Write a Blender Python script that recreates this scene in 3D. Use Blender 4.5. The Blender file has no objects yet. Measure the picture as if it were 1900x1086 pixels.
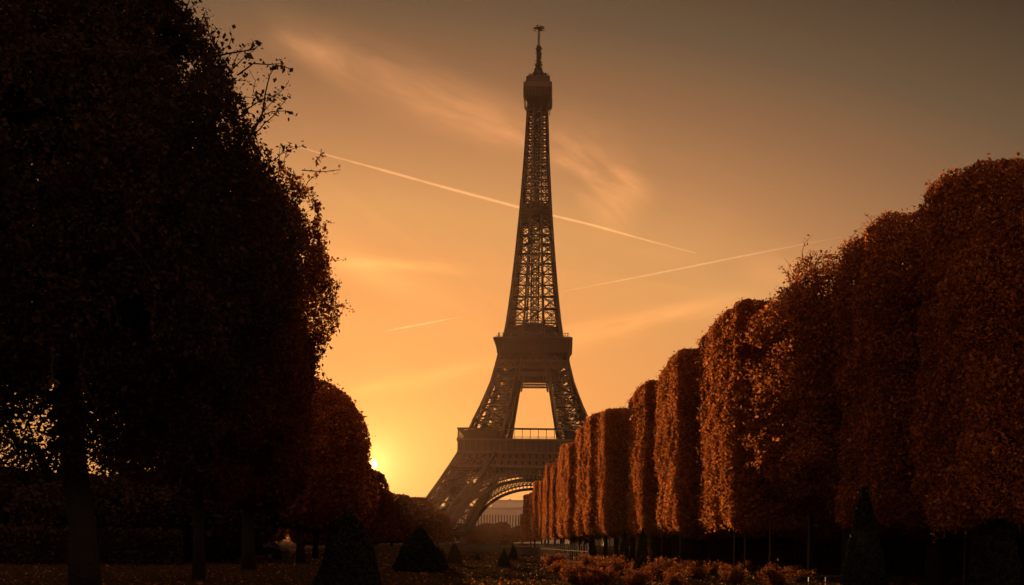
import bpy, math, random
import numpy as np
from mathutils import Vector, Matrix
R = math.radians
random.seed(7)
sc = bpy.context.scene
COL = sc.collection

# ------------------------------------------------------------------ camera
F = 1835.0                      # focal length in photograph pixels (1900 wide)
HZ = 1005.0                     # horizon row at the picture's centre
ROLL = R(0.9)
EYE = 1.7
cd = bpy.data.cameras.new("camera")
cam = bpy.data.objects.new("camera", cd); COL.objects.link(cam)
cam.location = (0, 0, EYE)
cam.rotation_euler = (R(90), -ROLL, 0)
cd.sensor_width = 36.0; cd.lens = 36.0 * F / 1900.0
cd.shift_y = (HZ - 543.0) / 1900.0
cd.clip_start = 0.1; cd.clip_end = 200000.0
sc.camera = cam
def unroll(px, py):
    dx, dy = px - 950.0, HZ - py
    c, s = math.cos(ROLL), math.sin(ROLL)
    return dx * c - dy * s, dy * c + dx * s
def at(px, py, Y):              # photograph pixel at distance Y -> world X, Z
    dx, dy = unroll(px, py)
    return dx * Y / F, EYE + dy * Y / F
def ground_at(px, py):          # photograph pixel on the ground -> X, Y
    dx, dy = unroll(px, py)
    Y = EYE * F / max(1.0, -dy)
    return dx * Y / F, Y

# ------------------------------------------------------------------ sky and sun
SUN_AZ, SUN_EL = R(-8.12), R(4.3)      # azimuth from +Y towards +X
w = bpy.data.worlds.new("World"); sc.world = w; w.use_nodes = True
nt = w.node_tree; nt.nodes.clear()
def N(tree, t, **kw):
    n = tree.nodes.new(t)
    for k, v in kw.items(): setattr(n, k, v)
    return n
def math_node(tree, op, a, b=None, c=None, clamp=False):
    n = tree.nodes.new('ShaderNodeMath'); n.operation = op; n.use_clamp = clamp
    for i, v in enumerate((a, b, c)):
        if v is None: continue
        if isinstance(v, (int, float)): n.inputs[i].default_value = v
        else: tree.links.new(v, n.inputs[i])
    return n.outputs[0]
def s2l(c): c = c / 255.0; return c / 12.92 if c <= .04045 else ((c + .055) / 1.055) ** 2.4
M_ = lambda op, a, b=None, c=None, clamp=False: math_node(nt, op, a, b, c, clamp)
tc = N(nt, 'ShaderNodeTexCoord')
sep = N(nt, 'ShaderNodeSeparateXYZ'); nt.links.new(tc.outputs['Generated'], sep.inputs[0])
X_, Y_, Z_ = sep.outputs
az = M_('ARCTAN2', X_, Y_); el = M_('ARCSINE', Z_)
da = M_('MULTIPLY', M_('SUBTRACT', az, SUN_AZ), 0.50)
de = M_('SUBTRACT', el, SUN_EL)
d_ = M_('SQRT', M_('ADD', M_('MULTIPLY', da, da), M_('MULTIPLY', de, de)))
ramp = N(nt, 'ShaderNodeValToRGB')
nt.links.new(M_('DIVIDE', d_, 1.6), ramp.inputs[0])
stops = [(0.0, (240, 180, 94)), (.05, (237, 171, 88)), (.10, (230, 159, 86)), (.17, (220, 153, 87)), (.25, (207, 150, 91)),
         (.31, (176, 125, 81)), (.365, (141, 102, 70)), (.42, (102, 82, 60)), (.49, (68, 55, 42)), (.56, (54, 45, 38)), (.75, (92, 66, 50)),
         (1.0, (176, 128, 100)), (1.55, (172, 126, 100))]
cr = ramp.color_ramp
while len(cr.elements) > 1: cr.elements.remove(cr.elements[-1])
for i, (p, c) in enumerate(stops):
    e = cr.elements[0] if i == 0 else cr.elements.new(p / 1.6)
    e.position = p / 1.6
    e.color = (s2l(c[0]), s2l(c[1]), s2l(c[2]), 1)
# tight glow round the sun
sd = (math.sin(SUN_AZ) * math.cos(SUN_EL), math.cos(SUN_AZ) * math.cos(SUN_EL), math.sin(SUN_EL))
dotn = N(nt, 'ShaderNodeVectorMath', operation='DOT_PRODUCT'); nt.links.new(tc.outputs['Generated'], dotn.inputs[0]); dotn.inputs[1].default_value = sd
th = M_('ARCCOSINE', M_('MINIMUM', dotn.outputs['Value'], 1.0))
g1 = M_('MULTIPLY', M_('EXPONENT', M_('MULTIPLY', th, -1 / 0.020)), 1.7)
g2 = M_('MULTIPLY', M_('LESS_THAN', th, R(0.30)), 6.0)
g3 = M_('MULTIPLY', M_('EXPONENT', M_('MULTIPLY', th, -1 / 0.07)), 0.08)
glow = M_('ADD', M_('ADD', g1, g2), g3)
glc = N(nt, 'ShaderNodeVectorMath', operation='SCALE'); glc.inputs[0].default_value = (1.0, 0.44, 0.12); nt.links.new(glow, glc.inputs['Scale'])
# cirrus: streaky cloud laid out by direction
u = M_('DIVIDE', X_, M_('MAXIMUM', Y_, .05)); v = M_('DIVIDE', Z_, M_('MAXIMUM', Y_, .05))
front = M_('GREATER_THAN', Y_, .05)
def band(p0, p1, wd, amp, seed, stretch=4.5, lo=.30, hi=.75, scale=16.0):
    (x0, y0), (x1, y1) = unroll(*p0), unroll(*p1)
    x0, y0, x1, y1 = x0 / F, y0 / F, x1 / F, y1 / F
    L = math.hypot(x1 - x0, y1 - y0); tx, ty = (x1 - x0) / L, (y1 - y0) / L
    al = M_('ADD', M_('MULTIPLY', M_('SUBTRACT', u, x0), tx), M_('MULTIPLY', M_('SUBTRACT', v, y0), ty))
    ac = M_('ADD', M_('MULTIPLY', M_('SUBTRACT', u, x0), -ty), M_('MULTIPLY', M_('SUBTRACT', v, y0), tx))
    cx = N(nt, 'ShaderNodeCombineXYZ')
    nt.links.new(M_('DIVIDE', al, stretch), cx.inputs[0]); nt.links.new(ac, cx.inputs[1]); cx.inputs[2].default_value = seed
    nz = N(nt, 'ShaderNodeTexNoise'); nz.inputs['Scale'].default_value = scale; nz.inputs['Detail'].default_value = 7; nz.inputs['Roughness'].default_value = .55
    nz.inputs['Distortion'].default_value = .5
    nt.links.new(cx.outputs[0], nz.inputs['Vector'])
    mr = N(nt, 'ShaderNodeMapRange', interpolation_type='SMOOTHSTEP'); mr.inputs['From Min'].default_value = lo; mr.inputs['From Max'].default_value = hi
    nt.links.new(nz.outputs[0], mr.inputs[0])
    off = M_('DIVIDE', ac, wd)
    g = M_('EXPONENT', M_('MULTIPLY', M_('MULTIPLY', off, off), -1.0))
    mid = M_('DIVIDE', M_('SUBTRACT', al, L / 2), L / 2)
    e4 = M_('MULTIPLY', mid, mid); e4 = M_('MULTIPLY', e4, e4)
    ge = M_('EXPONENT', M_('MULTIPLY', e4, -1.2))
    return M_('MULTIPLY', M_('MULTIPLY', M_('MULTIPLY', mr.outputs[0], g), ge), amp)
bands = [band((450, 40), (1010, 262), .023, .62, 1.3), band((840, 205), (1000, 262), .016, .35, 7.7, 2.0, .3, .7),
         band((500, 60), (640, 115), .012, .45, 3.1, 2.0, .3, .7), band((1010, 250), (1190, 380), .034, .5, 5.2, 2.4, .32, .75),
         band((620, 488), (880, 500), .007, .32, 9.0, 4, .3, .7), band((600, 480), (1000, 620), .014, .24, 2.2, 5, .35, .7),
         band((1000, 640), (1420, 555), .012, .24, 4.4, 5, .35, .7), band((640, 735), (920, 678), .008, .22, 6.1, 5, .35, .7),
         band((900, 420), (1400, 470), .06, .08, 8.1, 5, .4, .8), band((1380, 480), (1560, 520), .02, .14, 8.8, 3, .3, .7),
         band((560, 330), (930, 620), .09, .06, 12.1, 6, .4, .8)]
tot = bands[0]
for b in bands[1:]: tot = M_('ADD', tot, b)
tot = M_('MINIMUM', M_('MULTIPLY', tot, front), .8)
skyc = N(nt, 'ShaderNodeTexSky', sky_type='NISHITA'); skyc.sun_disc = False
skyc.sun_elevation = SUN_EL; skyc.sun_rotation = SUN_AZ; skyc.dust_density = 4.0; skyc.air_density = 2.0
tint = N(nt, 'ShaderNodeVectorMath', operation='MULTIPLY'); nt.links.new(skyc.outputs[0], tint.inputs[0]); tint.inputs[1].default_value = (.05, .022, .010)
add1 = N(nt, 'ShaderNodeVectorMath', operation='ADD'); nt.links.new(ramp.outputs[0], add1.inputs[0]); nt.links.new(glc.outputs[0], add1.inputs[1])
cloud = N(nt, 'ShaderNodeVectorMath', operation='MULTIPLY_ADD')      # clouds catch the same light, only more of it
csc = N(nt, 'ShaderNodeVectorMath', operation='SCALE'); csc.inputs[0].default_value = (2.6, 2.0, 1.45); nt.links.new(tot, csc.inputs['Scale'])
nt.links.new(csc.outputs[0], cloud.inputs[0]); nt.links.new(ramp.outputs[0], cloud.inputs[1]); nt.links.new(add1.outputs[0], cloud.inputs[2])
tens = N(nt, 'ShaderNodeVectorMath', operation='SCALE'); nt.links.new(cloud.outputs[0], tens.inputs[0]); tens.inputs['Scale'].default_value = 10.0
add2 = N(nt, 'ShaderNodeVectorMath', operation='ADD'); nt.links.new(tens.outputs[0], add2.inputs[0]); nt.links.new(tint.outputs[0], add2.inputs[1])
bg = N(nt, 'ShaderNodeBackground'); bg.inputs[1].default_value = 0.066
nt.links.new(add2.outputs[0], bg.inputs[0])
wo = N(nt, 'ShaderNodeOutputWorld'); nt.links.new(bg.outputs[0], wo.inputs[0])
w.cycles.sampling_method = 'MANUAL'; w.cycles.sample_map_resolution = 1024

sl = bpy.data.lights.new("sun", 'SUN'); so = bpy.data.objects.new("sun", sl); COL.objects.link(so)
sl.energy = 5.0; sl.angle = R(0.55); sl.color = (1.0, .50, .20)
so.rotation_euler = Vector(sd).to_track_quat('Z', 'Y').to_euler()

sc.view_settings.view_transform = 'Standard'; sc.view_settings.look = 'None'
sc.view_settings.exposure = 0.6; sc.view_settings.gamma = 1.0; sc.view_settings.use_curve_mapping = False
sc.render.engine = 'CYCLES'
cy = sc.cycles
cy.use_denoising = True
cy.max_bounces = 6; cy.diffuse_bounces = 3; cy.glossy_bounces = 2; cy.transmission_bounces = 4; cy.volume_bounces = 1; cy.transparent_max_bounces = 8
cy.sample_clamp_indirect = 4.0; cy.volume_step_rate = 4.0; cy.volume_max_steps = 64

# ------------------------------------------------------------------ helpers
def tag(o, label=None, cat=None, group=None, kind=None):
    if label: o['label'] = label
    if cat: o['category'] = cat
    if group: o['group'] = group
    if kind: o['kind'] = kind
    return o
def empty(name, loc=(0, 0, 0), rz=0.0):
    o = bpy.data.objects.new(name, None); COL.objects.link(o)
    o.location = loc; o.rotation_euler = (0, 0, rz); o.empty_display_size = .5
    return o
def link(name, me, mat, parent=None):
    o = bpy.data.objects.new(name, me); COL.objects.link(o)
    if mat and not me.materials: me.materials.append(mat)
    if parent: o.parent = parent
    return o
def copy_tree(o, parent=None):
    c = o.copy(); COL.objects.link(c); c.parent = parent
    for ch in list(o.children): copy_tree(ch, c)
    return c
def interp(tab, z):
    for (z0, a), (z1, b) in zip(tab, tab[1:]):
        if z <= z1: return a + (b - a) * (z - z0) / (z1 - z0)
    return tab[-1][1]
class MB:
    def __init__(s): s.v = []; s.f = []
    def add(s, vs, fs):
        n = len(s.v); s.v += [tuple(p) for p in vs]; s.f += [tuple(i + n for i in f) for f in fs]
    def bar(s, p, q, w, h=None):
        p = Vector(p); q = Vector(q); d = q - p
        if d.length < 1e-5: return
        d.normalize(); h = h or w
        a = d.cross(Vector((0, 0, 1)))
        if a.length < .05: a = d.cross(Vector((0, 1, 0)))
        a.normalize(); b = d.cross(a)
        a *= w / 2; b *= h / 2
        vs = [p - a - b, p + a - b, p + a + b, p - a + b, q - a - b, q + a - b, q + a + b, q - a + b]
        s.add(vs, [(3, 2, 1, 0), (4, 5, 6, 7), (0, 1, 5, 4), (1, 2, 6, 5), (2, 3, 7, 6), (3, 0, 4, 7)])
    def box(s, x0, x1, y0, y1, z0, z1):
        s.frus(((x0, x1, y0, y1, z0), (x0, x1, y0, y1, z1)))
    def frus(s, lv, cap=True):       # stack of rectangles (x0,x1,y0,y1,z)
        vs = []; fs = []
        for (x0, x1, y0, y1, z) in lv: vs += [(x0, y0, z), (x1, y0, z), (x1, y1, z), (x0, y1, z)]
        for k in range(len(lv) - 1):
            a = 4 * k
            for i in range(4): fs.append((a + i, a + (i + 1) % 4, a + 4 + (i + 1) % 4, a + 4 + i))
        if cap: fs.append((3, 2, 1, 0)); a = 4 * (len(lv) - 1); fs.append((a, a + 1, a + 2, a + 3))
        s.add(vs, fs)
    def sq(s, lv): s.frus([(-h, h, -h, h, z) for h, z in lv])
    def tube(s, pts, rad, n=8):
        rings = []
        pts = [Vector(p) for p in pts]
        for i, p in enumerate(pts):
            d = (pts[min(i + 1, len(pts) - 1)] - pts[max(i - 1, 0)]).normalized()
            a = d.cross(Vector((0.13, 1, 0.05))).normalized()
            if a.length < .1: a = d.cross(Vector((1, 0, 0))).normalized()
            b = d.cross(a)
            rings.append([p + (a * math.cos(t) + b * math.sin(t)) * rad[i] for t in [2 * math.pi * k / n for k in range(n)]])
        vs = [q for r_ in rings for q in r_]; fs = []
        for i in range(len(pts) - 1):
            for k in range(n): fs.append((i * n + k, i * n + (k + 1) % n, (i + 1) * n + (k + 1) % n, (i + 1) * n + k))
        fs.append(tuple(range(n))[::-1]); fs.append(tuple(range((len(pts) - 1) * n, len(pts) * n)))
        s.add(vs, fs)
    def lathe(s, prof, cx=0, cy=0, n=16):
        vs = []; fs = []
        for r_, z in prof:
            for k in range(n): t = 2 * math.pi * k / n; vs.append((cx + r_ * math.cos(t), cy + r_ * math.sin(t), z))
        for i in range(len(prof) - 1):
            for k in range(n): fs.append((i * n + k, i * n + (k + 1) % n, (i + 1) * n + (k + 1) % n, (i + 1) * n + k))
        fs.append(tuple(range(n))[::-1]); fs.append(tuple(range((len(prof) - 1) * n, len(prof) * n)))
        s.add(vs, fs)
    def build(s, name, mat, parent=None, smooth=False):
        me = bpy.data.meshes.new(name); me.from_pydata(s.v, [], s.f); me.update()
        if smooth:
            for p in me.polygons: p.use_smooth = True
        return link(name, me, mat, parent)

# ------------------------------------------------------------------ materials
def mat_base(name):
    m = bpy.data.materials.new(name); m.use_nodes = True; t = m.node_tree; t.nodes.clear()
    o = N(t, 'ShaderNodeOutputMaterial'); return m, t, o
def surf(name, c0, c1, rough=.8, scale=1.0, bump=.3, metal=0.0, detail=6, spec=.3, bscale=None):
    m, t, o = mat_base(name)
    p = N(t, 'ShaderNodeBsdfPrincipled'); tcn = N(t, 'ShaderNodeTexCoord')
    nz = N(t, 'ShaderNodeTexNoise'); nz.inputs['Scale'].default_value = scale; nz.inputs['Detail'].default_value = detail; nz.inputs['Roughness'].default_value = .65
    t.links.new(tcn.outputs['Object'], nz.inputs['Vector'])
    r_ = N(t, 'ShaderNodeValToRGB'); r_.color_ramp.elements[0].position = .3; r_.color_ramp.elements[1].position = .7
    r_.color_ramp.elements[0].color = (*c0, 1); r_.color_ramp.elements[1].color = (*c1, 1)
    t.links.new(nz.outputs[0], r_.inputs[0]); t.links.new(r_.outputs[0], p.inputs['Base Color'])
    p.inputs['Roughness'].default_value = rough; p.inputs['Metallic'].default_value = metal
    p.inputs['Specular IOR Level'].default_value = spec
    if bump:
        n2 = N(t, 'ShaderNodeTexNoise'); n2.inputs['Scale'].default_value = bscale or scale * 4; n2.inputs['Detail'].default_value = 5
        t.links.new(tcn.outputs['Object'], n2.inputs['Vector'])
        b = N(t, 'ShaderNodeBump'); b.inputs['Strength'].default_value = bump; b.inputs['Distance'].default_value = .1
        t.links.new(n2.outputs[0], b.inputs['Height']); t.links.new(b.outputs[0], p.inputs['Normal'])
    t.links.new(p.outputs[0], o.inputs[0]); return m
def leafmat(name, cols, trans=.35, clump=.5):
    m, t, o = mat_base(name)
    g = N(t, 'ShaderNodeNewGeometry'); tcn = N(t, 'ShaderNodeTexCoord')
    nz = N(t, 'ShaderNodeTexNoise'); nz.inputs['Scale'].default_value = clump; nz.inputs['Detail'].default_value = 3
    t.links.new(tcn.outputs['Object'], nz.inputs['Vector'])
    f = math_node(t, 'ADD', math_node(t, 'MULTIPLY', g.outputs['Random Per Island'], .62), math_node(t, 'MULTIPLY', nz.outputs[0], .45))
    r_ = N(t, 'ShaderNodeValToRGB')
    while len(r_.color_ramp.elements) > 1: r_.color_ramp.elements.remove(r_.color_ramp.elements[-1])
    for i, c in enumerate(cols):
        e = r_.color_ramp.elements[0] if i == 0 else r_.color_ramp.elements.new(i / (len(cols) - 1))
        e.position = .1 + .85 * i / (len(cols) - 1); e.color = (*c, 1)
    t.links.new(f, r_.inputs[0])
    p = N(t, 'ShaderNodeBsdfPrincipled'); p.inputs['Roughness'].default_value = .7; p.inputs['Specular IOR Level'].default_value = .12
    tr = N(t, 'ShaderNodeBsdfTranslucent'); mx = N(t, 'ShaderNodeMixShader'); mx.inputs[0].default_value = trans
    t.links.new(r_.outputs[0], p.inputs['Base Color']); t.links.new(r_.outputs[0], tr.inputs[0])
    t.links.new(p.outputs[0], mx.inputs[1]); t.links.new(tr.outputs[0], mx.inputs[2]); t.links.new(mx.outputs[0], o.inputs[0])
    return m
M = {}
M['iron'] = surf('iron', (.022, .013, .009), (.044, .026, .018), .6, .15, .0, spec=.4)
M['iron_dark'] = surf('iron_dark', (.008, .005, .004), (.017, .011, .008), .65, .2, .0)
M['iron_light'] = surf('iron_light', (.075, .046, .033), (.13, .082, .06), .6, .3, .0)
M['stone'] = surf('stone', (.60, .53, .43), (.74, .66, .55), .85, .08, .0)
M['footing'] = surf('footing_stone', (.08, .06, .045), (.13, .10, .075), .9, .3, .3)
M['glass'] = surf('window_glass', (.02, .02, .02), (.035, .03, .03), .12, 1, .0, spec=.8)
M['bark'] = surf('bark', (.010, .008, .006), (.024, .018, .013), .9, 3.0, .6)
M['russet'] = leafmat('russet_leaf', [(.06, .022, .012), (.18, .060, .022), (.38, .13, .040), (.62, .27, .09)], .52)
M['russet_dense'] = leafmat('russet_dense_leaf', [(.10, .032, .014), (.26, .080, .024), (.42, .15, .042), (.60, .26, .08)], .52)
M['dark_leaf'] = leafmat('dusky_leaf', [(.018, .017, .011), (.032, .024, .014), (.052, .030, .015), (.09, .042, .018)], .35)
M['brown_leaf'] = leafmat('brown_leaf', [(.045, .020, .010), (.10, .036, .014), (.19, .062, .019), (.30, .11, .03)], .58)
M['yew'] = leafmat('yew_leaf', [(.010, .013, .008), (.016, .020, .011), (.024, .026, .014)], .1)
M['hedge'] = leafmat('hedge_leaf', [(.022, .016, .009), (.045, .028, .013), (.07, .035, .014)], .2)
M['ground'] = surf('ground', (.022, .015, .009), (.050, .032, .018), 1.0, .5, .5, bscale=6, spec=0)
M['path'] = surf('path', (.03, .022, .015), (.05, .036, .025), 1.0, 1.5, .4, bscale=20, spec=0)
M['grass'] = leafmat('grass', [(.035, .030, .012), (.07, .05, .02), (.11, .06, .025)], .3)
M['metal'] = surf('painted_metal', (.05, .045, .04), (.09, .08, .07), .45, 4, .0)
M['car'] = surf('car_paint', (.012, .012, .013), (.018, .018, .02), .45, 1, .0, spec=.6)
M['silver'] = surf('silver_paint', (.20, .20, .20), (.24, .24, .23), .3, 1, .0, metal=.5)
M['rubber'] = surf('rubber', (.015, .015, .015), (.02, .02, .02), .8, 5, .0)
M['wood'] = surf('weathered_wood', (.03, .02, .014), (.06, .04, .028), .8, 3, .2)

# ------------------------------------------------------------------ ground
gm = MB(); gm.add([(-1480, -80, 0), (1480, -80, 0), (1480, 1560, 0), (-1480, 1560, 0)], [(0, 1, 2, 3)])
tag(gm.build('ground', M['ground']), kind='structure')
pm = MB(); pm.add([(-12, 62, .004), (4.5, 62, .004), (-20, 560, .004), (-46, 560, .004)], [(0, 1, 2, 3)])
tag(pm.build('path', M['path']), kind='structure')
p2 = MB(); p2.add([(-32, 25, .004), (-14, 25, .004), (-34, 200, .004), (-60, 200, .004)], [(0, 1, 2, 3)])
tag(p2.build('path', M['path']), kind='structure')

# ------------------------------------------------------------------ the iron tower
OUT1 = [(0, 75), (12, 66.5), (23, 59), (38, 50), (54, 41.3), (60, 39.3)]
IN1 = [(0, 49.5), (12, 44), (23, 37.2), (38, 27.6), (54, 20), (60, 18.5)]
OUT2 = [(60, 38.6), (71, 35.0), (85, 29.0), (100, 23.8), (116, 20.4), (126, 18.2)]
IN2 = [(60, 17.8), (71, 15.4), (85, 12.8), (100, 10.3), (116, 8.2), (126, 7.4)]
OUT3 = [(122, 18.4), (132, 16.6), (145, 15.0), (159, 13.5), (182, 11.4), (207, 9.5), (240, 7.5), (276, 6.0)]
tower = empty('lattice_tower', (11.9, 620, 0), R(-3.0))
tag(tower, 'tall tapering wrought iron lattice tower on four arched legs, with antenna on top', 'tower')
def P4(o, i, sx, sy, z):
    return [Vector((sx * o, sy * o, z)), Vector((sx * o, sy * i, z)), Vector((sx * i, sy * i, z)), Vector((sx * i, sy * o, z))]
def lattice_leg(sx, sy, OUT, IN, levels, cw, bw, name, plate=0):
    g = empty(name); g.parent = tower
    ch = MB(); br = MB()
    for k in range(len(levels) - 1):
        z0, z1 = levels[k], levels[k + 1]
        A = P4(interp(OUT, z0), interp(IN, z0), sx, sy, z0); B = P4(interp(OUT, z1), interp(IN, z1), sx, sy, z1)
        t = k / (len(levels) - 1); c = cw[0] + (cw[1] - cw[0]) * t; b = bw
        for i in range(4): ch.bar(A[i], B[i], c, c)
        for i in range(4):
            j = (i + 1) % 4
            br.bar(B[i], B[j], b * 1.7, b * 1.7)
            a0, a1, b0, b1 = A[i], A[j], B[i], B[j]
            outer = (i == 0 or i == 3)
            for (p, q, r_, s_) in ((a0, b1, a0.lerp(a1, .10), b1.lerp(b0, .10)), (a1, b0, a1.lerp(a0, .10), b0.lerp(b1, .10))):
                br.bar(p, q, b, b)
                if not outer: continue
                br.bar(r_, s_, b, b)
                for s in range(1, 6):
                    u0 = s / 6; br.bar(p.lerp(q, u0), r_.lerp(s_, u0 + (.06 if s % 2 else -.06)), b * .55)
            mid = (a0 + a1 + b0 + b1) / 4
            m0, m1, n0, n1 = a0.lerp(a1, .5), b0.lerp(b1, .5), a0.lerp(b0, .5), a1.lerp(b1, .5)
            if not outer: continue
            for p, q in ((m0, n0), (n0, m1), (m1, n1), (n1, m0)): br.bar(p, q, b * .6)
            br.bar(n0, n1, b * .8)
            for p, q in ((a0, b0), (a1, b1)):       # short struts stiffening the chords
                for s in range(1, 5):
                    e = p.lerp(q, s / 5); br.bar(e, e.lerp(mid, .22) + Vector((0, 0, .7)), b * .5)
        # inner diagonals through the leg
        br.bar(A[0], B[2], b); br.bar(A[2], B[0], b); br.bar(A[1], B[3], b); br.bar(A[3], B[1], b)
    ch.build('chords', M['iron'], g); br.build('bracing', M['iron_dark'], g)
    return g
for sx in (-1, 1):
    for sy in (-1, 1):
        g = lattice_leg(sx, sy, OUT1, IN1, [2, 13, 24, 34, 44, 54], (2.2, 1.8), .42, 'leg')
        ft = MB()
        for (x, y) in [(a, b) for a in (46, 75) for b in (46, 75)]:
            ft.frus([(sx * x - 4, sx * x + 4, sy * y - 4, sy * y + 4, 0), (sx * x - 3, sx * x + 3, sy * y - 3, sy * y + 3, 4)])
        ft.build('footing', M['footing'], g)
        g = lattice_leg(sx, sy, OUT2, IN2, [60, 66, 74, 82, 90, 98, 107, 116], (1.7, 1.3), .42, 'upper_leg')
        # inclined lift track running up inside the leg
        lt = MB()
        for off in (-2.2, -1.1, 0, 1.1, 2.2):
            pts = [Vector((sx * ((interp(OUT2, z) * .35 + interp(IN2, z) * .65) + off), sy * (interp(OUT2, z) * .5 + interp(IN2, z) * .5), z)) for z in (60, 74, 90, 116)]
            for a, b in zip(pts, pts[1:]): lt.bar(a, b, .55)
        for z in range(62, 116, 2):
            c = interp(OUT2, z) * .35 + interp(IN2, z) * .65; y = (interp(OUT2, z) + interp(IN2, z)) / 2
            lt.bar((sx * (c - 2.3), sy * y, z), (sx * (c + 2.3), sy * y, z), .3)
        lt.build('lift_track', M['iron_light'], g)

def face_pt(k, x, y, z):        # a point of the face looking to -Y turned to side k
    for _ in range(k): x, y = -y, x
    return Vector((x, y, z))
for k in range(4):
    ar = MB(); rb = MB()
    g = empty('arch'); g.parent = tower
    def ap(a, b, t, dy=0): # ellipse point lying in the sloped face
        x, z = a * math.cos(t), b * math.sin(t); return face_pt(k, x, -(interp(OUT1, z) - .6) + dy, z)
    n = 56
    for dy in (0, 5.0):
        for i in range(n):
            t0, t1 = math.pi * i / n, math.pi * (i + 1) / n
            lowz = max(0, 1 - math.sin((t0 + t1) / 2) / .62)
            rb.bar(ap(44.5, 37.2, t0, dy), ap(44.5, 37.2, t1, dy), 1.0, 1.6)
            rb.bar(ap(46.4, 39.8, t0, dy), ap(46.4, 39.8, t1, dy), .6, .7)
            rb.bar(ap(49.6, 44.2, t0, dy), ap(49.6, 44.2, t1, dy), .9, 1.2)
            ar.bar(ap(44.5, 37.2, t0, dy), ap(46.4, 39.8, t0 + .012, dy), .45)
            ar.bar(ap(46.4, 39.8, t0, dy), ap(49.6, 44.2, t1, dy), .4); ar.bar(ap(46.4, 39.8, t1, dy), ap(49.6, 44.2, t0, dy), .4)
            ar.bar(ap(46.4, 39.8, t0, dy), ap(49.6, 44.2, t0, dy), .45)
            if lowz > 0:            # the ring becomes a solid plate towards its foot
                a, b, c, d = ap(44.5, 37.2, t0, dy), ap(44.5, 37.2, t1, dy), ap(49.6, 44.2, t1, dy), ap(49.6, 44.2, t0, dy)
                nrm = face_pt(k, 0, .25, 0)
                rb.add([a, b, c, d, a + nrm, b + nrm, c + nrm, d + nrm], [(0, 1, 2, 3), (7, 6, 5, 4), (0, 4, 5, 1), (1, 5, 6, 2), (2, 6, 7, 3), (3, 7, 4, 0)])
    for i in range(n + 1):
        t0 = math.pi * i / n
        for (a, b) in ((44.5, 37.2), (49.6, 44.2)): rb.bar(ap(a, b, t0, 0), ap(a, b, t0, 5), .5)
        if i < n:
            t1 = math.pi * (i + 1) / n
            a, b, c, d = ap(44.5, 37.2, t0, 0), ap(44.5, 37.2, t1, 0), ap(44.5, 37.2, t1, 5), ap(44.5, 37.2, t0, 5)
            ar.bar(a, c, .4)
            up = Vector((0, 0, .2)); rb.add([a + up, b + up, c + up, d + up], [(0, 1, 2, 3)])
    rb.build('rib', M['iron'], g); ar.build('filigree', M['iron_light'], g)
    # spandrel rings growing towards the corner between arch and girder
    sp = MB()
    for s in (-1, 1):
        for (x, z, r_) in ((44.5, 24.5, 1.3), (41.0, 28.6, 1.7), (36.7, 32.8, 2.2), (31.4, 37.0, 2.6), (26.4, 40.6, 2.3), (21.5, 42.4, 1.4)):
            y = -(interp(OUT1, z) - .9)
            q = [face_pt(k, s * x + r_ * math.cos(a), y, z + r_ * math.sin(a)) for a in [2 * math.pi * j / 14 for j in range(15)]]
            for a, b in zip(q, q[1:]): sp.bar(a, b, .75, .75)
        # member joining the foot to the girder along the inner edge of the leg
        pts = [(49.0, 12), (42.6, 24), (34.4, 35), (25.0, 46), (19.5, 54)]
        for (x0, z0), (x1, z1) in zip(pts, pts[1:]):
            sp.bar(face_pt(k, s * x0, -(interp(OUT1, z0) - .2), z0), face_pt(k, s * x1, -(interp(OUT1, z1) - .2), z1), 1.6, .8)
    # solid web behind the rings
    sp.build('spandrel', M['iron_light'], g)

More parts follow.
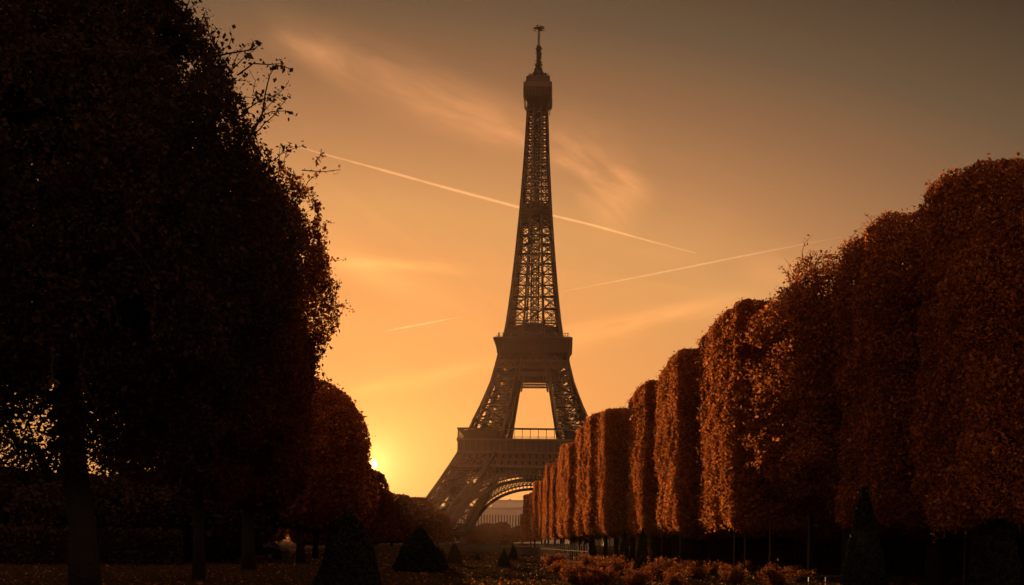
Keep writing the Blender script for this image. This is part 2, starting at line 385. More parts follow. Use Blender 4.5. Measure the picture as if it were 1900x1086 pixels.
fp = empty('first_platform'); fp.parent = tower
gi = MB(); bk = MB(); fr = MB(); pn = MB(); ga = MB(); rl = MB()
for k in range(4):
    z0, z1 = 45.4, 53.6
    def gp(x, z, in_=0): return face_pt(k, x, -(interp(OUT1, z) - .2) + in_, z)
    W0, W1 = interp(OUT1, z0), interp(OUT1, z1)
    for zz, ww in ((z0, 1.3), (z1, 1.2), ((z0 + z1) / 2, .5)): gi.bar(gp(-interp(OUT1, zz), zz), gp(interp(OUT1, zz), zz), ww * .7, ww)
    nb = 22
    for i in range(nb):
        a0, a1 = -1 + 2 * i / nb, -1 + 2 * (i + 1) / nb; zm = (z0 + z1) / 2; Wm = (W0 + W1) / 2
        for (za, Wa, zb, Wb) in ((z0, W0, zm, Wm), (zm, Wm, z1, W1)):
            gi.bar(gp(a0 * Wa, za), gp(a1 * Wb, zb), .62); gi.bar(gp(a1 * Wa, za), gp(a0 * Wb, zb), .62)
            xm = (a0 + a1) / 2 * (Wa + Wb) / 2; zc = (za + zb) / 2
            q = [gp(xm + 1.15 * math.cos(a), zc + 1.5 * math.sin(a), -.1) for a in [2 * math.pi * j / 8 for j in range(9)]]
            for a, b in zip(q, q[1:]): gi.bar(a, b, .38)
    bk.bar(face_pt(k, -37, -36.2, 49.6), face_pt(k, 37, -36.2, 49.6), .3, 7.6)  # dark backing sheet added behind the girder, stands in for under-deck shade
    # frieze: a band with cornices and upright ribs
    H = 42.2
    pn.bar(face_pt(k, -H, -H + .4, 57.5), face_pt(k, H, -H + .4, 57.5), .8, 7.2)
    fr.bar(face_pt(k, -H - .9, -H, 61.3), face_pt(k, H + .9, -H, 61.3), 1.9, 1.0)
    fr.bar(face_pt(k, -H - .3, -H, 53.9), face_pt(k, H + .3, -H, 53.9), 1.2, .9)
    for i in range(25):
        x = -H + 2 * H * i / 24; fr.bar(face_pt(k, x, -H - .15, 54.4), face_pt(k, x, -H - .15, 60.9), .5, .6)
        fr.bar(face_pt(k, x, -H - .2, 59.6), face_pt(k, x, -H - 1.0, 60.9), .35, .35)
    # gallery
    for i in range(19):
        x = -H + 2 * H * i / 18
        ga.bar(face_pt(k, x, -H - .2, 61.8), face_pt(k, x, -H - .2, 67.3), .34)
    ga.bar(face_pt(k, -H - .7, -H + .9, 67.7), face_pt(k, H + .7, -H + .9, 67.7), 3.4, .75)
    for s in (-1, 1):       # screens behind the corner bays
        pn.bar(face_pt(k, s * H * .47, -H + 3.2, 64.4), face_pt(k, s * (H - 3.4), -H + 3.2, 64.4), .3, 5.2)
    for z, ww in ((63.0, .16), (62.4, .12)): rl.bar(face_pt(k, -H - .3, -H - .5, z), face_pt(k, H + .3, -H - .5, z), ww)
    for i in range(72):
        x = -H + 2 * H * i / 71; rl.bar(face_pt(k, x, -H - .5, 61.8), face_pt(k, x, -H - .5, 63.0), .1)
    # deck strips round the central well and beams below
    bk.bar(face_pt(k, -H + .9, -28.6, 60.3), face_pt(k, 15.9, -28.6, 60.3), 25.0, .9)
    for i in range(9):
        y = -37 + i * 2.6; bk.bar(face_pt(k, -36.5, y, 50.5), face_pt(k, 36.5, y, 50.5), .5, 5.6)
gi.build('girder', M['iron_light'], fp); bk.build('deck', M['iron_dark'], fp)  # deck mesh also holds the added dark shade sheets behind the girders
fz = pn.build('frieze', M['iron'], fp); fr.build('cornice', M['iron_light'], fz)
ga.build('gallery', M['iron'], fp); rl.build('railing', M['iron_dark'], fp)

s2 = empty('second_platform'); s2.parent = tower
bt = MB(); lt = MB(); rl = MB(); cn = MB()
bt.sq([(19.7, 114.6), (21.6, 116.4), (21.8, 118.5), (22.3, 121), (23.2, 123.4)])
cn.sq([(23.8, 123.4), (24.0, 124.8), (23.4, 125.4)])
for k in range(4):
    for i in range(17):
        x = -20.8 + 41.6 * i / 16
        q = [face_pt(k, x * (0.97 + .002 * (z - 114.6)), -(h + .12), z) for h, z in ((19.8, 114.8), (21.6, 116.4), (21.8, 118.5), (22.3, 121), (23.2, 123.3))]
        for a, b in zip(q, q[1:]): cn.bar(a, b, .32)
    # lattice belts below the platform
    for (z0, z1, nb) in ((107, 111.5, 22), (102.0, 104.2, 22)):
        def gp(x, z): return face_pt(k, x, -(interp(OUT2, z) + .25), z)
        Wa, Wb = (interp(OUT2, z0), interp(OUT2, z1)) if z0 > 105 else (interp(IN2, z0), interp(IN2, z1))
        lt.bar(gp(-Wa, z0), gp(Wa, z0), .8); lt.bar(gp(-Wb, z1), gp(Wb, z1), .8)
        for i in range(nb):
            a0, a1 = -1 + 2 * i / nb, -1 + 2 * (i + 1) / nb
            lt.bar(gp(a0 * Wa, z0), gp(a1 * Wb, z1), .33); lt.bar(gp(a1 * Wa, z0), gp(a0 * Wb, z1), .33)
    for i in range(5):       # web between the two legs above the opening
        y = -19 + i * 3.2
        bt.bar(face_pt(k, -10, y, 105.9), face_pt(k, 10, y, 105.9), .3, 3.2)
        bt.bar(face_pt(k, -16, y * .95, 113), face_pt(k, 16, y * .95, 113), .3, 3.4)
    for s in (-1, 1):
        lt.bar(face_pt(k, s * 8.6, -22.3, 99), face_pt(k, s * 7.0, -19.9, 114.8), .9)
        lt.bar(face_pt(k, s * 7.2, -20.6, 108), face_pt(k, s * 13, -19.9, 114.8), .5); lt.bar(face_pt(k, s * 17.5, -20.9, 108), face_pt(k, s * 13, -19.9, 114.8), .5)
        lt.bar(face_pt(k, s * 7.2, -20.4, 108), face_pt(k, 0, -19.9, 114.8), .5)
    for z in (126.0, 126.7): rl.bar(face_pt(k, -22, -22, z), face_pt(k, 22, -22, z), .14)
    for i in range(45):
        x = -22 + i; rl.bar(face_pt(k, x, -22, 125.3), face_pt(k, x, -22, 126.7), .12)
    for x in (-20.5, -18.3, -15, 16.2, 19.4, 21):    # small masts, lamps and boxes along the parapet
        rl.bar(face_pt(k, x, -21, 125), face_pt(k, x, -21, 128.2), .3); rl.bar(face_pt(k, x - .6, -21, 128.1), face_pt(k, x + .6, -21, 128.1), .45)
bt.build('deck', M['iron'], s2); lt.build('bracing', M['iron_light'], s2); rl.build('railing', M['iron_dark'], s2); cn.build('cornice', M['iron'], s2)
pv = MB(); aw = MB(); gl = MB()
pv.sq([(15.5, 125.4), (15.5, 130.2), (13.6, 133.4), (10.5, 135.4), (6.5, 136.4)])
for k in range(4):
    for x in (-11.3, -4.6, 4.6, 11.3):
        q = [face_pt(k, x + 2.9 * math.cos(a), -15.8, 126.4 + 3.5 * math.sin(a)) for a in [math.pi * j / 10 for j in range(11)]]
        for a, b in zip(q, q[1:]): aw.bar(a, b, .6)
        gl.add([p_ + face_pt(k, 0, .12, 0) for p_ in q], [tuple(range(11))])
    aw.bar(face_pt(k, -6.6, -15.9, 125.6), face_pt(k, -5.9, -15.6, 136.0), 1.2); aw.bar(face_pt(k, 6.6, -15.9, 125.6), face_pt(k, 5.9, -15.6, 136.0), 1.2)
    pv.bar(face_pt(k, -5.6, -15.2, 132.8), face_pt(k, 5.6, -15.2, 132.8), .6, 4.4)
pp = pv.build('pavilion', M['iron'], s2); aw.build('arched_frame', M['iron_light'], pp); gl.build('window', M['glass'], pp)

sh = empty('shaft'); sh.parent = tower
ch = MB(); br = MB(); core = MB()
lev = []; z = 126.0
while z < 272: lev.append(z); z += max(3.6, interp(OUT3, z) * .52)
lev.append(274)
for a_, z0 in enumerate(lev[:-1]):
    z1 = lev[a_ + 1]; o0, o1 = interp(OUT3, z0), interp(OUT3, z1)
    wch = 2.5 - 1.3 * (z0 - 126) / 150; b = .5 - .14 * (z0 - 126) / 150
    c0, c1 = max(1.3, o0 * .36), max(1.3, o1 * .36)
    for k in range(4):
        ch.bar(face_pt(k, -o0 + wch * .3, -o0 + wch * .3, z0), face_pt(k, -o1 + wch * .3, -o1 + wch * .3, z1), wch)
        for s in (-1, 1):
            ch.bar(face_pt(k, s * c0, -o0, z0), face_pt(k, s * c1, -o1, z1), 1.0 if z0 < 200 else .7)
            a0, a1, b0, b1 = face_pt(k, s * o0, -o0, z0), face_pt(k, s * c0, -o0, z0), face_pt(k, s * o1, -o1, z1), face_pt(k, s * c1, -o1, z1)
            br.bar(a0, b1, b); br.bar(a1, b0, b); br.bar(b0, b1, b * 1.5, b * 1.8)
            mid = (a0 + a1 + b0 + b1) / 4; r_ = min(1.5, (o0 - c0) * .24)
            if z0 < 235 and k == 0:
                q = [mid + (a1 - a0).normalized() * r_ * math.cos(t) + Vector((0, 0, r_ * math.sin(t))) for t in [2 * math.pi * j / 8 for j in range(9)]]
                for p_, q_ in zip(q, q[1:]): br.bar(p_, q_, b * .6)
                br.bar(a0.lerp(b0, .75), a1.lerp(b1, .75), b * .6); br.bar(a0.lerp(a1, .5), b0.lerp(b1, .5).lerp(mid, .4), b * .6)
                br.bar(a0.lerp(b0, .75), b0.lerp(b1, .35), b * .5); br.bar(a1.lerp(b1, .75), b0.lerp(b1, .65), b * .5)
        br.bar(face_pt(k, -c0, -o0, z0), face_pt(k, c1, -o1, z1), b); br.bar(face_pt(k, c0, -o0, z0), face_pt(k, -c1, -o1, z1), b)
        br.bar(face_pt(k, -c1, -o1, z1), face_pt(k, c1, -o1, z1), b)
    # horizontal bracing across the inside
    br.bar((-o1, -o1, z1), (o1, o1, z1), b * .7); br.bar((o1, -o1, z1), (-o1, o1, z1), b * .7)
ch.build('chords', M['iron'], sh); br.build('bracing', M['iron_dark'], sh)
z = 126
while z < 270:
    h = 2.3 if z < 205 else 1.5
    for k in range(4):
        core.bar(face_pt(k, -h, -h, z), face_pt(k, -h, -h, z + 4), .8)
        core.bar(face_pt(k, -h, -h, z), face_pt(k, h, -h, z + 4), .4); core.bar(face_pt(k, h, -h, z), face_pt(k, -h, -h, z + 4), .4)
        core.bar(face_pt(k, -h * .35, -h, z), face_pt(k, -h * .35, -h, z + 4), .5); core.bar(face_pt(k, -h, -h, z), face_pt(k, h, -h, z), .5)
    z += 4
core.build('lift_shaft', M['iron_dark'], sh)
ip = MB(); ip.sq([(9.2, 202.5), (10.1, 203.6), (10.2, 206.2), (9.9, 206.6), (8.2, 209.5), (4.2, 213.2), (2.0, 214)])
for k in range(4):
    for i in range(21): ip.bar(face_pt(k, -10 + i, -10.1, 206), face_pt(k, -10 + i, -10.1, 207.4), .12)
    ip.bar(face_pt(k, -10.1, -10.1, 207.4), face_pt(k, 10.1, -10.1, 207.4), .16)
ip.build('intermediate_platform', M['iron_dark'], tower)

top = empty('summit_cabin'); top.parent = tower
cb = MB(); cb.sq([(6.0, 271), (6.0, 273.2), (6.9, 275.2), (8.2, 277.2), (8.5, 278.5), (8.5, 283.2)]); cb.build('lower_gallery', M['iron_dark'], top)
bd = MB(); bd.sq([(8.8, 283.2), (8.8, 286.2), (8.2, 286.6)])
for k in range(4):
    for i in range(13): bd.bar(face_pt(k, -8.2 + i * 1.36, -8.62, 277.4), face_pt(k, -8.2 + i * 1.36, -8.62, 283.2), .26)
    q = [face_pt(k, -7.2, -6.2, 272), face_pt(k, -7.4, -7.2, 275), face_pt(k, -8.6, -8.6, 277.5), face_pt(k, -8.7, -8.7, 283)]
    for a, b in zip(q, q[1:]): bd.bar(a, b, .5)
bd.build('parapet', M['iron_light'], top)
uc = MB(); uc.sq([(7.4, 286.6), (7.2, 290.2), (6.6, 290.8), (5.0, 292.4)])
uc.build('upper_gallery', M['iron'], top)
dm = MB(); dm.lathe([(4.9, 291), (4.7, 293.2), (3.9, 295.0), (2.9, 296.4), (2.5, 297.6), (2.7, 298.0), (1.9, 298.6), (1.5, 300.5)], n=20); dm.build('dome', M['iron_dark'], top, True)
an = MB(); rnd = random.Random(3)
for i in range(52):
    a = rnd.uniform(0, 2 * math.pi); r_ = rnd.uniform(4.2, 7.4); x, y = r_ * math.cos(a), r_ * math.sin(a); h = rnd.uniform(1.2, 4.2)
    zb = 290.4; an.bar((x, y, zb), (x, y, zb + h), .24)
    if rnd.random() < .65: an.box(x - .5, x + .5, y - .35, y + .35, zb + h * .35, zb + h * .35 + rnd.uniform(.5, 1.3))
    if rnd.random() < .4: an.bar((x - .8, y, zb + h * .8), (x + .8, y, zb + h * .8), .16)
an.build('aerials', M['iron_dark'], top)
ma = empty('antenna_mast'); ma.parent = tower
m1 = MB(); m1.lathe([(1.9, 299), (1.7, 301.5), (1.35, 302), (1.3, 312.4), (.8, 312.8)], n=12)
rnd = random.Random(5)
for i in range(60):
    zz = 299.5 + i * .215; a = rnd.uniform(0, 2 * math.pi); L = rnd.uniform(1.7, 2.3) if zz > 302 else rnd.uniform(2.1, 3.3)
    m1.bar((0, 0, zz), (L * math.cos(a), L * math.sin(a), zz), .4, .3)
m1.build('drum', M['iron_dark'], ma)
m2 = MB(); m2.bar((0, 0, 312), (0, 0, 324), .6)
for a in range(4):
    x, y = .95 * math.cos(a * math.pi / 2 + .8), .95 * math.sin(a * math.pi / 2 + .8); m2.bar((x, y, 312), (x, y, 322.8), .16)
for zz in np.arange(313, 322.5, 1.1):
    for a in range(4):
        t0, t1 = a * math.pi / 2 + .8, (a + 1) * math.pi / 2 + .8
        m2.bar((.95 * math.cos(t0), .95 * math.sin(t0), zz), (.95 * math.cos(t1), .95 * math.sin(t1), zz + .55), .13)
m2.build('mast', M['iron_dark'], ma)
m3 = MB(); m3.lathe([(1.0, 325.6), (1.7, 326.1), (1.6, 327.0), (.7, 327.6)], n=10)
for a in range(9):
    t = a * 2 * math.pi / 9 + .2; m3.bar((0, 0, 326.4), (3.6 * math.cos(t), 3.6 * math.sin(t), 327.0 - .3 * (a % 2)), .5)
    m3.bar((2.0 * math.cos(t), 2.0 * math.sin(t), 326.6), (2.0 * math.cos(t), 2.0 * math.sin(t), 328.4 - .5 * (a % 3)), .4)
m3.bar((-3.8, 0, 325.3), (3.8, 0, 325.3), .22); m3.bar((0, -3.8, 325.3), (0, 3.8, 325.3), .22)
m3.v = [(x, y, z - 3.2) for x, y, z in m3.v]; m3.build('antenna_crown', M['iron_dark'], ma)

# ------------------------------------------------------------------ the palace beyond the arch
pal = empty('palace_wing', (0, 1080, 0), R(-3))
tag(pal, 'long pale stone palace wing with tall pilasters, hazy beyond the tower arch', 'building')
wl = MB(); wl.box(-150, 160, 0, 60, 0, 38.0); wl.build('wall', M['stone'], pal)
up = MB(); up.box(-24, 120, 12, 56, 38.7, 46.6); up.box(-22.5, 118, 11.4, 12, 39.5, 45.8); upo = up.build('attic_block', M['stone'], pal)
e = MB(); e.box(-24.8, 120.8, 11.0, 56.8, 46.6, 47.6); e.build('cornice', M['stone'], upo)
cn = MB(); cn.box(-151.5, 161.5, -1.6, 61.5, 38.0, 39.4); cn.box(-150.8, 160.8, -1.0, -.02, 33.0, 34.2); cn.box(-150.8, 160.8, -.8, -.02, 7.5, 8.5); cn.build('cornice', M['stone'], pal)
pl = MB(); wn = MB()
for i in range(98):
    x = -149 + i * 3.15
    pl.box(x - .75, x + .75, -1.5, -.02, 8.5, 33.0)
    wn.box(x + 1.1, x + 2.05, -.25, .3, 10, 30.5)
pl.build('pilasters', M['stone'], pal); wn.build('windows', M['glass'], pal)
rf = MB()
for x in (-140, -110, -88, 30, 66, 95):
    rf.box(x, x + 4, 22, 26, 39.2, 42.0)
for x in (-6, 22, 48, 80): rf.box(x, x + 3, 30, 34, 47.6, 49.4)
rf.build('roof_plant', M['stone'], pal)

# ------------------------------------------------------------------ foliage
def leaf_cloud(name, P, size, mat, rs, flat=0.0, aspect=.62):
    n = len(P)
    a = rs.normal(size=(n, 3)); a[:, 2] *= (1 - flat); a /= np.linalg.norm(a, axis=1)[:, None] + 1e-9
    b = rs.normal(size=(n, 3)); b -= (b * a).sum(1)[:, None] * a; b /= np.linalg.norm(b, axis=1)[:, None] + 1e-9
    s = (np.asarray(size) * np.clip(rs.lognormal(-.12, .42, n), .3, 2.1))[:, None]
    a = a * s; b = b * s * aspect * .5
    V = np.empty((n, 4, 3)); V[:, 0] = P - a * .5; V[:, 1] = P + b - a * .05; V[:, 2] = P + a * .5; V[:, 3] = P - b - a * .05
    me = bpy.data.meshes.new(name)
    me.vertices.add(4 * n); me.vertices.foreach_set('co', V.astype(np.float32).ravel())
    me.loops.add(4 * n); me.loops.foreach_set('vertex_index', np.arange(4 * n, dtype=np.int32))
    me.polygons.add(n); me.polygons.foreach_set('loop_start', np.arange(0, 4 * n, 4, dtype=np.int32))
    me.update(calc_edges=True); me.materials.append(mat)
    return me
def wob(P, rs, amp, freq):       # lumpy displacement from a few random sines
    r = np.zeros(len(P))
    for _ in range(6):
        k = rs.normal(size=3) * freq; r += np.sin(P @ k + rs.uniform(0, 6.28))
    return r / 6 * amp
def cube_dirs(n, rs, dims):
    a, b, c = dims; areas = np.array([b * c, b * c, a * c, a * c, a * b, a * b]); areas = areas / areas.sum()
    f = rs.choice(6, n, p=areas); u = rs.uniform(-1, 1, (n, 3)); ax = f // 2
    u[np.arange(n), ax] = np.where(f % 2, 1.0, -1.0)
    return u
def crown_points(n, rs, dims, p=4.5, depth=.35, amp=.35, taper=0.0, droop=.0, sparse_top=0.0):
    u = cube_dirs(n, rs, dims)
    r = (np.abs(u) ** p).sum(1) ** (-1 / p)
    Pn = u * r[:, None]
    P = Pn * np.array(dims)
    P[:, :2] *= (1 + taper * Pn[:, 2])[:, None]
    nrm = P / np.array(dims) ** 2; nrm /= np.linalg.norm(nrm, axis=1)[:, None]
    off = wob(P, np.random.RandomState(int(rs.randint(1e6))), amp, .9) + wob(P, np.random.RandomState(int(rs.randint(1e6))), amp * .5, 2.6)
    off -= rs.exponential(depth, n); off += (rs.uniform(size=n) < .05) * rs.uniform(0, .35, n)
    P += nrm * off[:, None]
    P[:, 2] -= droop * (np.abs(Pn[:, 0]) ** 2)
    return P
def sprigs(rs, P, centre, count, length, per, curl=.5):
    out = []; tw = []
    idx = rs.randint(0, len(P), count)
    for i in idx:
        p = P[i].copy(); d = p - centre; d /= np.linalg.norm(d) + 1e-9; d += rs.normal(size=3) * curl; d[2] += .3; d /= np.linalg.norm(d)
        L = length * rs.uniform(.3, 1.2); q = [p.copy()]
        for s in range(7):
            p = p + d * L / 7; d = d + rs.normal(size=3) * .22; d /= np.linalg.norm(d); q.append(p.copy())
        tw.append(q)
        for j in range(per):
            s = rs.uniform(0, 7); a = int(min(6, s)); out.append(q[a] + (q[a + 1] - q[a]) * (s - a) + rs.normal(size=3) * .07)
    return np.array(out), tw
def make_tree(name, seed, dims, z0, nl, ls, mat, p=4.5, depth=.35, amp=.35, taper=0, trunk_r=.24, holes=0.0, spr=(0, 1, 20), core=.8, ncore=2500, csize=.55, limbs=6, lean=0.0, holez=None):
    rs = np.random.RandomState(seed); a, b, c = dims
    root = empty(name)
    P = crown_points(nl, rs, dims, p, depth, amp, taper)
    if holes > 0:
        h = wob(P, np.random.RandomState(seed + 5), 1.0, 1.5) + wob(P, np.random.RandomState(seed + 6), .6, 3.5)
        keep = h > np.quantile(h, holes)
        if holez: keep |= (P[:, 2] > holez + rs.normal(size=len(P)) * .8) & (h > np.quantile(h, .22))
        P = P[keep]
    sizes = np.full(len(P), ls)
    if ncore:
        Q = crown_points(ncore, rs, (a * core, b * core, c * core), p, .5, .1, taper)
        if holez: Q = Q[(Q[:, 2] > holez + .5) | (rs.uniform(size=len(Q)) < .3)]
        P = np.vstack([P, Q]); sizes = np.concatenate([sizes, np.full(len(Q), csize)])
    tw = []
    if spr[0]:
        S, tw = sprigs(rs, P[:nl // 2], np.zeros(3), spr[0], spr[1], spr[2])
        P = np.vstack([P, S]); sizes = np.concatenate([sizes, np.full(len(S), ls)])
    P[:, 2] += z0 + c
    link('crown', leaf_cloud(name + '_crown', P, sizes, mat, rs), None, root)
    t = MB(); zt = z0 + c * 1.1
    pts = [(lean * (1 - k / 6) + .05 * math.sin(k * 2.1 + seed), .05 * math.cos(k * 1.7 + seed), zt * k / 6) for k in range(7)]
    t.tube(pts, [trunk_r * (1.35, 1.0, .95, .88, .7, .5, .3)[k] for k in range(7)], 9)
    for i in range(limbs):
        an_ = rs.uniform(0, 6.28); zs = z0 * .95 + rs.uniform(0, c * .6); L = min(a, b) * rs.uniform(.55, .85)
        q = [(0, 0, zs)]
        for k in range(1, 5): q.append((math.cos(an_) * L * k / 4 + rs.normal() * .1, math.sin(an_) * L * k / 4 + rs.normal() * .1, zs + (k / 4) ** .8 * rs.uniform(1.5, 3.2)))
        t.tube(q, [trunk_r * .42, trunk_r * .33, trunk_r * .25, trunk_r * .16, trunk_r * .06], 6)
    for q in tw:
        t.tube([(x, y, z + z0 + c) for x, y, z in q], [.02 - .002 * k for k in range(len(q))], 3)
    t.build('trunk', M['bark'], root, True)
    return root
ORD = ['nearest', 'second', 'third', 'fourth', 'fifth', 'sixth', 'seventh', 'eighth', 'ninth', 'tenth', 'eleventh', 'twelfth', 'thirteenth', 'fourteenth']

# right-hand row of clipped trees: (left edge pixel, top pixel, distance)
A = make_tree('clipped_tree', 11, (3.6, 3.6, 6.1), 2.5, 190000, .12, M['russet'], 12, .50, .55, .03, spr=(150, .6, 18), ncore=2600, core=.66, trunk_r=.3)
A2 = make_tree('clipped_tree', 12, (3.6, 3.6, 6.1), 2.5, 180000, .12, M['russet'], 9, .55, .60, .02, spr=(130, .6, 16), ncore=2600, core=.66, trunk_r=.3)
B = make_tree('clipped_tree', 13, (3.4, 5.0, 6.1), 2.6, 170000, .145, M['russet_dense'], 16, .30, .28, .01, spr=(10, .4, 8), ncore=5000)
B2 = make_tree('clipped_tree', 14, (3.4, 4.8, 6.1), 2.6, 150000, .145, M['russet_dense'], 13, .34, .34, .02, spr=(6, .4, 8), ncore=5000)
Cc = make_tree('clipped_tree', 15, (3.4, 4.5, 6.1), 2.6, 50000, .25, M['russet_dense'], 14, .3, .3, .01, ncore=1500, csize=.9, limbs=3)
protos = {'A': A, 'A2': A2, 'B': B, 'B2': B2, 'C': Cc}; used = set()
def put(key, x, y, s=(1, 1, 1), rz=0.0, label=None, cat='tree', group=None, name=None):
    p = protos[key]
    o = copy_tree(p) if key in used else p
    used.add(key); o.location = (x, y, 0); o.rotation_euler = (0, 0, rz); o.scale = s
    if name: o.name = name
    for k_ in ('group',):
        if k_ in o and not group: del o[k_]
    tag(o, label, cat, group); return o
row = [('A', 1738, 290, 33.0, 0, 'loose russet clipped tree at the right edge of the picture, nearest of the right row'),
       ('A2', 1578, 398, 39.0, 1, 'russet clipped tree with ragged rounded top, second nearest in the right row'),
       ('B', 1312, 566, 52.7, 0, 'dense orange-brown clipped tree with flat top, left of the open-crowned tree'),
       ('B2', 1224, 655, 66, 1, 'russet clipped tree, second down the row beyond the open-crowned tree'),
       ('B', 1172, 712, 79, 2, 'narrow-looking dark russet clipped tree, third beyond the open-crowned tree'),
       ('B2', 1108, 762, 94, 3, 'flat-topped russet clipped tree whose top meets the sky beside the tower leg')]
for key, px, py, Y, rot, lab in row:
    x, ztop = at(px, py, Y)
    hw = 3.6 if key[0] == 'A' else 3.4
    s = ztop / 14.75 * (1.02 if key[0] == 'A' else 1.0)
    x = at(px, py, Y + (3.0 if key[0] == 'A' else 5.6))[0]
    sw = 1.0; sy = .68 if key[0] == 'A' else 1.0; yo = 2.6 if key[0] == 'A' else (3.0 if Y < 60 else 2.4)
    put(key, x + hw * sw, Y + yo, (sw, sw * sy, s), (rot % 2) * math.pi, lab, 'tree', 'clipped trees in the row on the right')
NTH = ['nearest', 'second', 'third', 'fourth', 'fifth', 'sixth', 'seventh', 'eighth', 'ninth', 'tenth', 'eleventh', 'twelfth', 'thirteenth', 'fourteenth', 'fifteenth', 'sixteenth', 'seventeenth', 'last']
edge = [(106, 7.0), (119, 6.3), (146, 6.0), (194, 5.1), (252, 3.8), (330, 1.6), (400, 0.8)]
for i, Y in enumerate([106, 116, 127, 139, 151, 164, 178, 193, 209, 226, 244, 264, 290, 318]):
    h_ = 14.6 + .5 * math.sin(i * 2.3) + (.4 if i % 3 == 0 else 0)
    if Y > 300: h_ = 10.5
    put('C', interp(edge, Y) + 4.2 + .3 * math.sin(i * 1.9), Y, (1, 1.15, h_ / 14.8), (i % 2) * math.pi, 'hazy clipped tree merging into the far wall of the right row, %s of that stretch' % NTH[i], 'tree', 'clipped trees in the row on the right')
# fill between the far ones and behind (second row)
for i, (x, Y) in enumerate([(22.5, 36), (24, 49), (19.5, 63), (18.5, 78), (17.5, 93)]):
    put('B' if i % 2 else 'B2', x + 1.5, Y, (1.1, 1.1, .9), (i % 4) * math.pi / 2, 'clipped russet tree, %s of the second right-hand row seen between trunks' % ORD[i], 'tree', 'second row of clipped trees on the right')
# the open-crowned tree standing between
O = make_tree('open_crowned_tree', 21, (3.9, 3.6, 5.6), 3.2, 110000, .12, M['russet'], 2.6, 1.0, 1.2, .05, spr=(420, 1.3, 26), core=.62, ncore=4200, csize=.3, limbs=14, holes=.15)
x, zt = at(1440, 455, 46); O.location = (x + 3.9, 47, 0); O.scale = (1.1, 1, zt / 14.4)
tag(O, 'open-crowned tree with loose airy russet twigs, rising between the clipped trees on the right', 'tree')

# left-hand trees
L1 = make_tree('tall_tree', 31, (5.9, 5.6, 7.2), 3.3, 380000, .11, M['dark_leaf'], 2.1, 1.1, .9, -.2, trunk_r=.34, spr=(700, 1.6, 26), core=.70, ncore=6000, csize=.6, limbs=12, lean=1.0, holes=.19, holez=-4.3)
L1.location = (-12.4, 26.5, 0)
tag(L1, 'huge dark tree with ragged leafy outline filling the upper left, nearest the camera', 'tree')
# long bare branches reaching into the sky from the big tree
bs = MB(); rs = np.random.RandomState(4)
def px3(px, py, Y): X, Z = at(px, py, Y); return (X + 12.4, Y - 26.5, Z)
twl = []
for pl_, r0 in (([(440, 300), (470, 245), (486, 215), (492, 175), (500, 140), (512, 120), (540, 128)], .03), ([(486, 215), (505, 207), (530, 206), (546, 214)], .015),
                ([(492, 175), (512, 180), (530, 192)], .012), ([(380, 110), (420, 100), (470, 92), (480, 84)], .03), ([(440, 140), (470, 118), (500, 120), (520, 118), (545, 134)], .022),
                ([(350, 60), (375, 45), (395, 52), (410, 70)], .014), ([(480, 190), (470, 170), (474, 150), (462, 130)], .014), ([(330, 30), (360, 10), (372, 2)], .012), ([(430, 130), (455, 105), (478, 88)], .016)):
    q = [px3(a_ + 0.0, b_, 25.2) for a_, b_ in pl_]
    bs.tube(q, [max(.006, r0 * (1 - .75 * i / (len(q) - 1))) for i in range(len(q))], 5); twl.append(q)
bs.build('bare_branch', M['bark'], L1, True)
lp = []
for q in twl:
    for a_, b_ in zip(q, q[1:]):
        for _ in range(9): t_ = rs.uniform(); lp.append(np.array(a_) * (1 - t_) + np.array(b_) * t_ + rs.normal(size=3) * .09)
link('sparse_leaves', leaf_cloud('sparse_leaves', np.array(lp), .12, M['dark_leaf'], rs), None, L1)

L2 = make_tree('leafy_tree', 32, (4.7, 4.4, 6.4), 3.3, 230000, .12, M['brown_leaf'], 3.0, .75, .75, .20, trunk_r=.21, spr=(420, 1.1, 20), ncore=6000, csize=.5, core=.74, holes=.22, holez=-9.0)
L2.location = (-12.05, 38, 0); L2.scale = (.95, 1, 1)
tag(L2, 'dark upright tree with slim trunk, just right of the huge tree at upper left', 'tree')
bs = MB(); lp = []
for pl_ in ([(560, 316), (600, 319), (632, 315)], [(590, 545), (612, 528), (626, 534), (622, 552)], [(600, 535), (616, 520), (628, 524)], [(585, 300), (594, 290), (596, 280)]):
    q = []
    for a_, b_ in pl_: X_w, Z_w = at(a_, b_, 37.0); q.append(((X_w + 12.05) / .95, -1.0, Z_w))
    bs.tube(q, [.022, .015, .01, .006][:len(q)], 5)
    for a_, b_ in zip(q, q[1:]):
        for _ in range(14): t_ = rs.uniform(); lp.append(np.array(a_) * (1 - t_) + np.array(b_) * t_ + rs.normal(size=3) * .08)
bs.build('bare_branch', M['bark'], L2, True)
link('sparse_leaves', leaf_cloud('sparse_leaves', np.array(lp), .11, M['brown_leaf'], rs), None, L2)
L3 = make_tree('leafy_tree', 33, (3.0, 3.4, 5.4), 3.2, 60000, .18, M['brown_leaf'], 3.2, .4, .4, .06, trunk_r=.30, spr=(60, .7, 14), ncore=5000)
L3.location = (-13.6, 51, 0)
tag(L3, 'brown leafy tree with thick trunk, half hidden between the left tree and the sun', 'tree')
L4 = make_tree('domed_tree', 34, (4.5, 4.3, 5.3), 2.9, 110000, .15, M['russet_dense'], 2.05, .45, .45, .0, trunk_r=.24, spr=(90, .7, 14), ncore=2200)
L4.location = (-14.3, 67, 0); L4.scale = (1.06, 1, .93)
tag(L4, 'domed russet tree whose right edge the setting sun touches', 'tree')
D = make_tree('domed_tree', 35, (4.4, 4.4, 5.0), 2.8, 24000, .36, M['russet'], 3.0, .3, .25, .0, ncore=1500, csize=.9, limbs=3)
protos['D'] = D
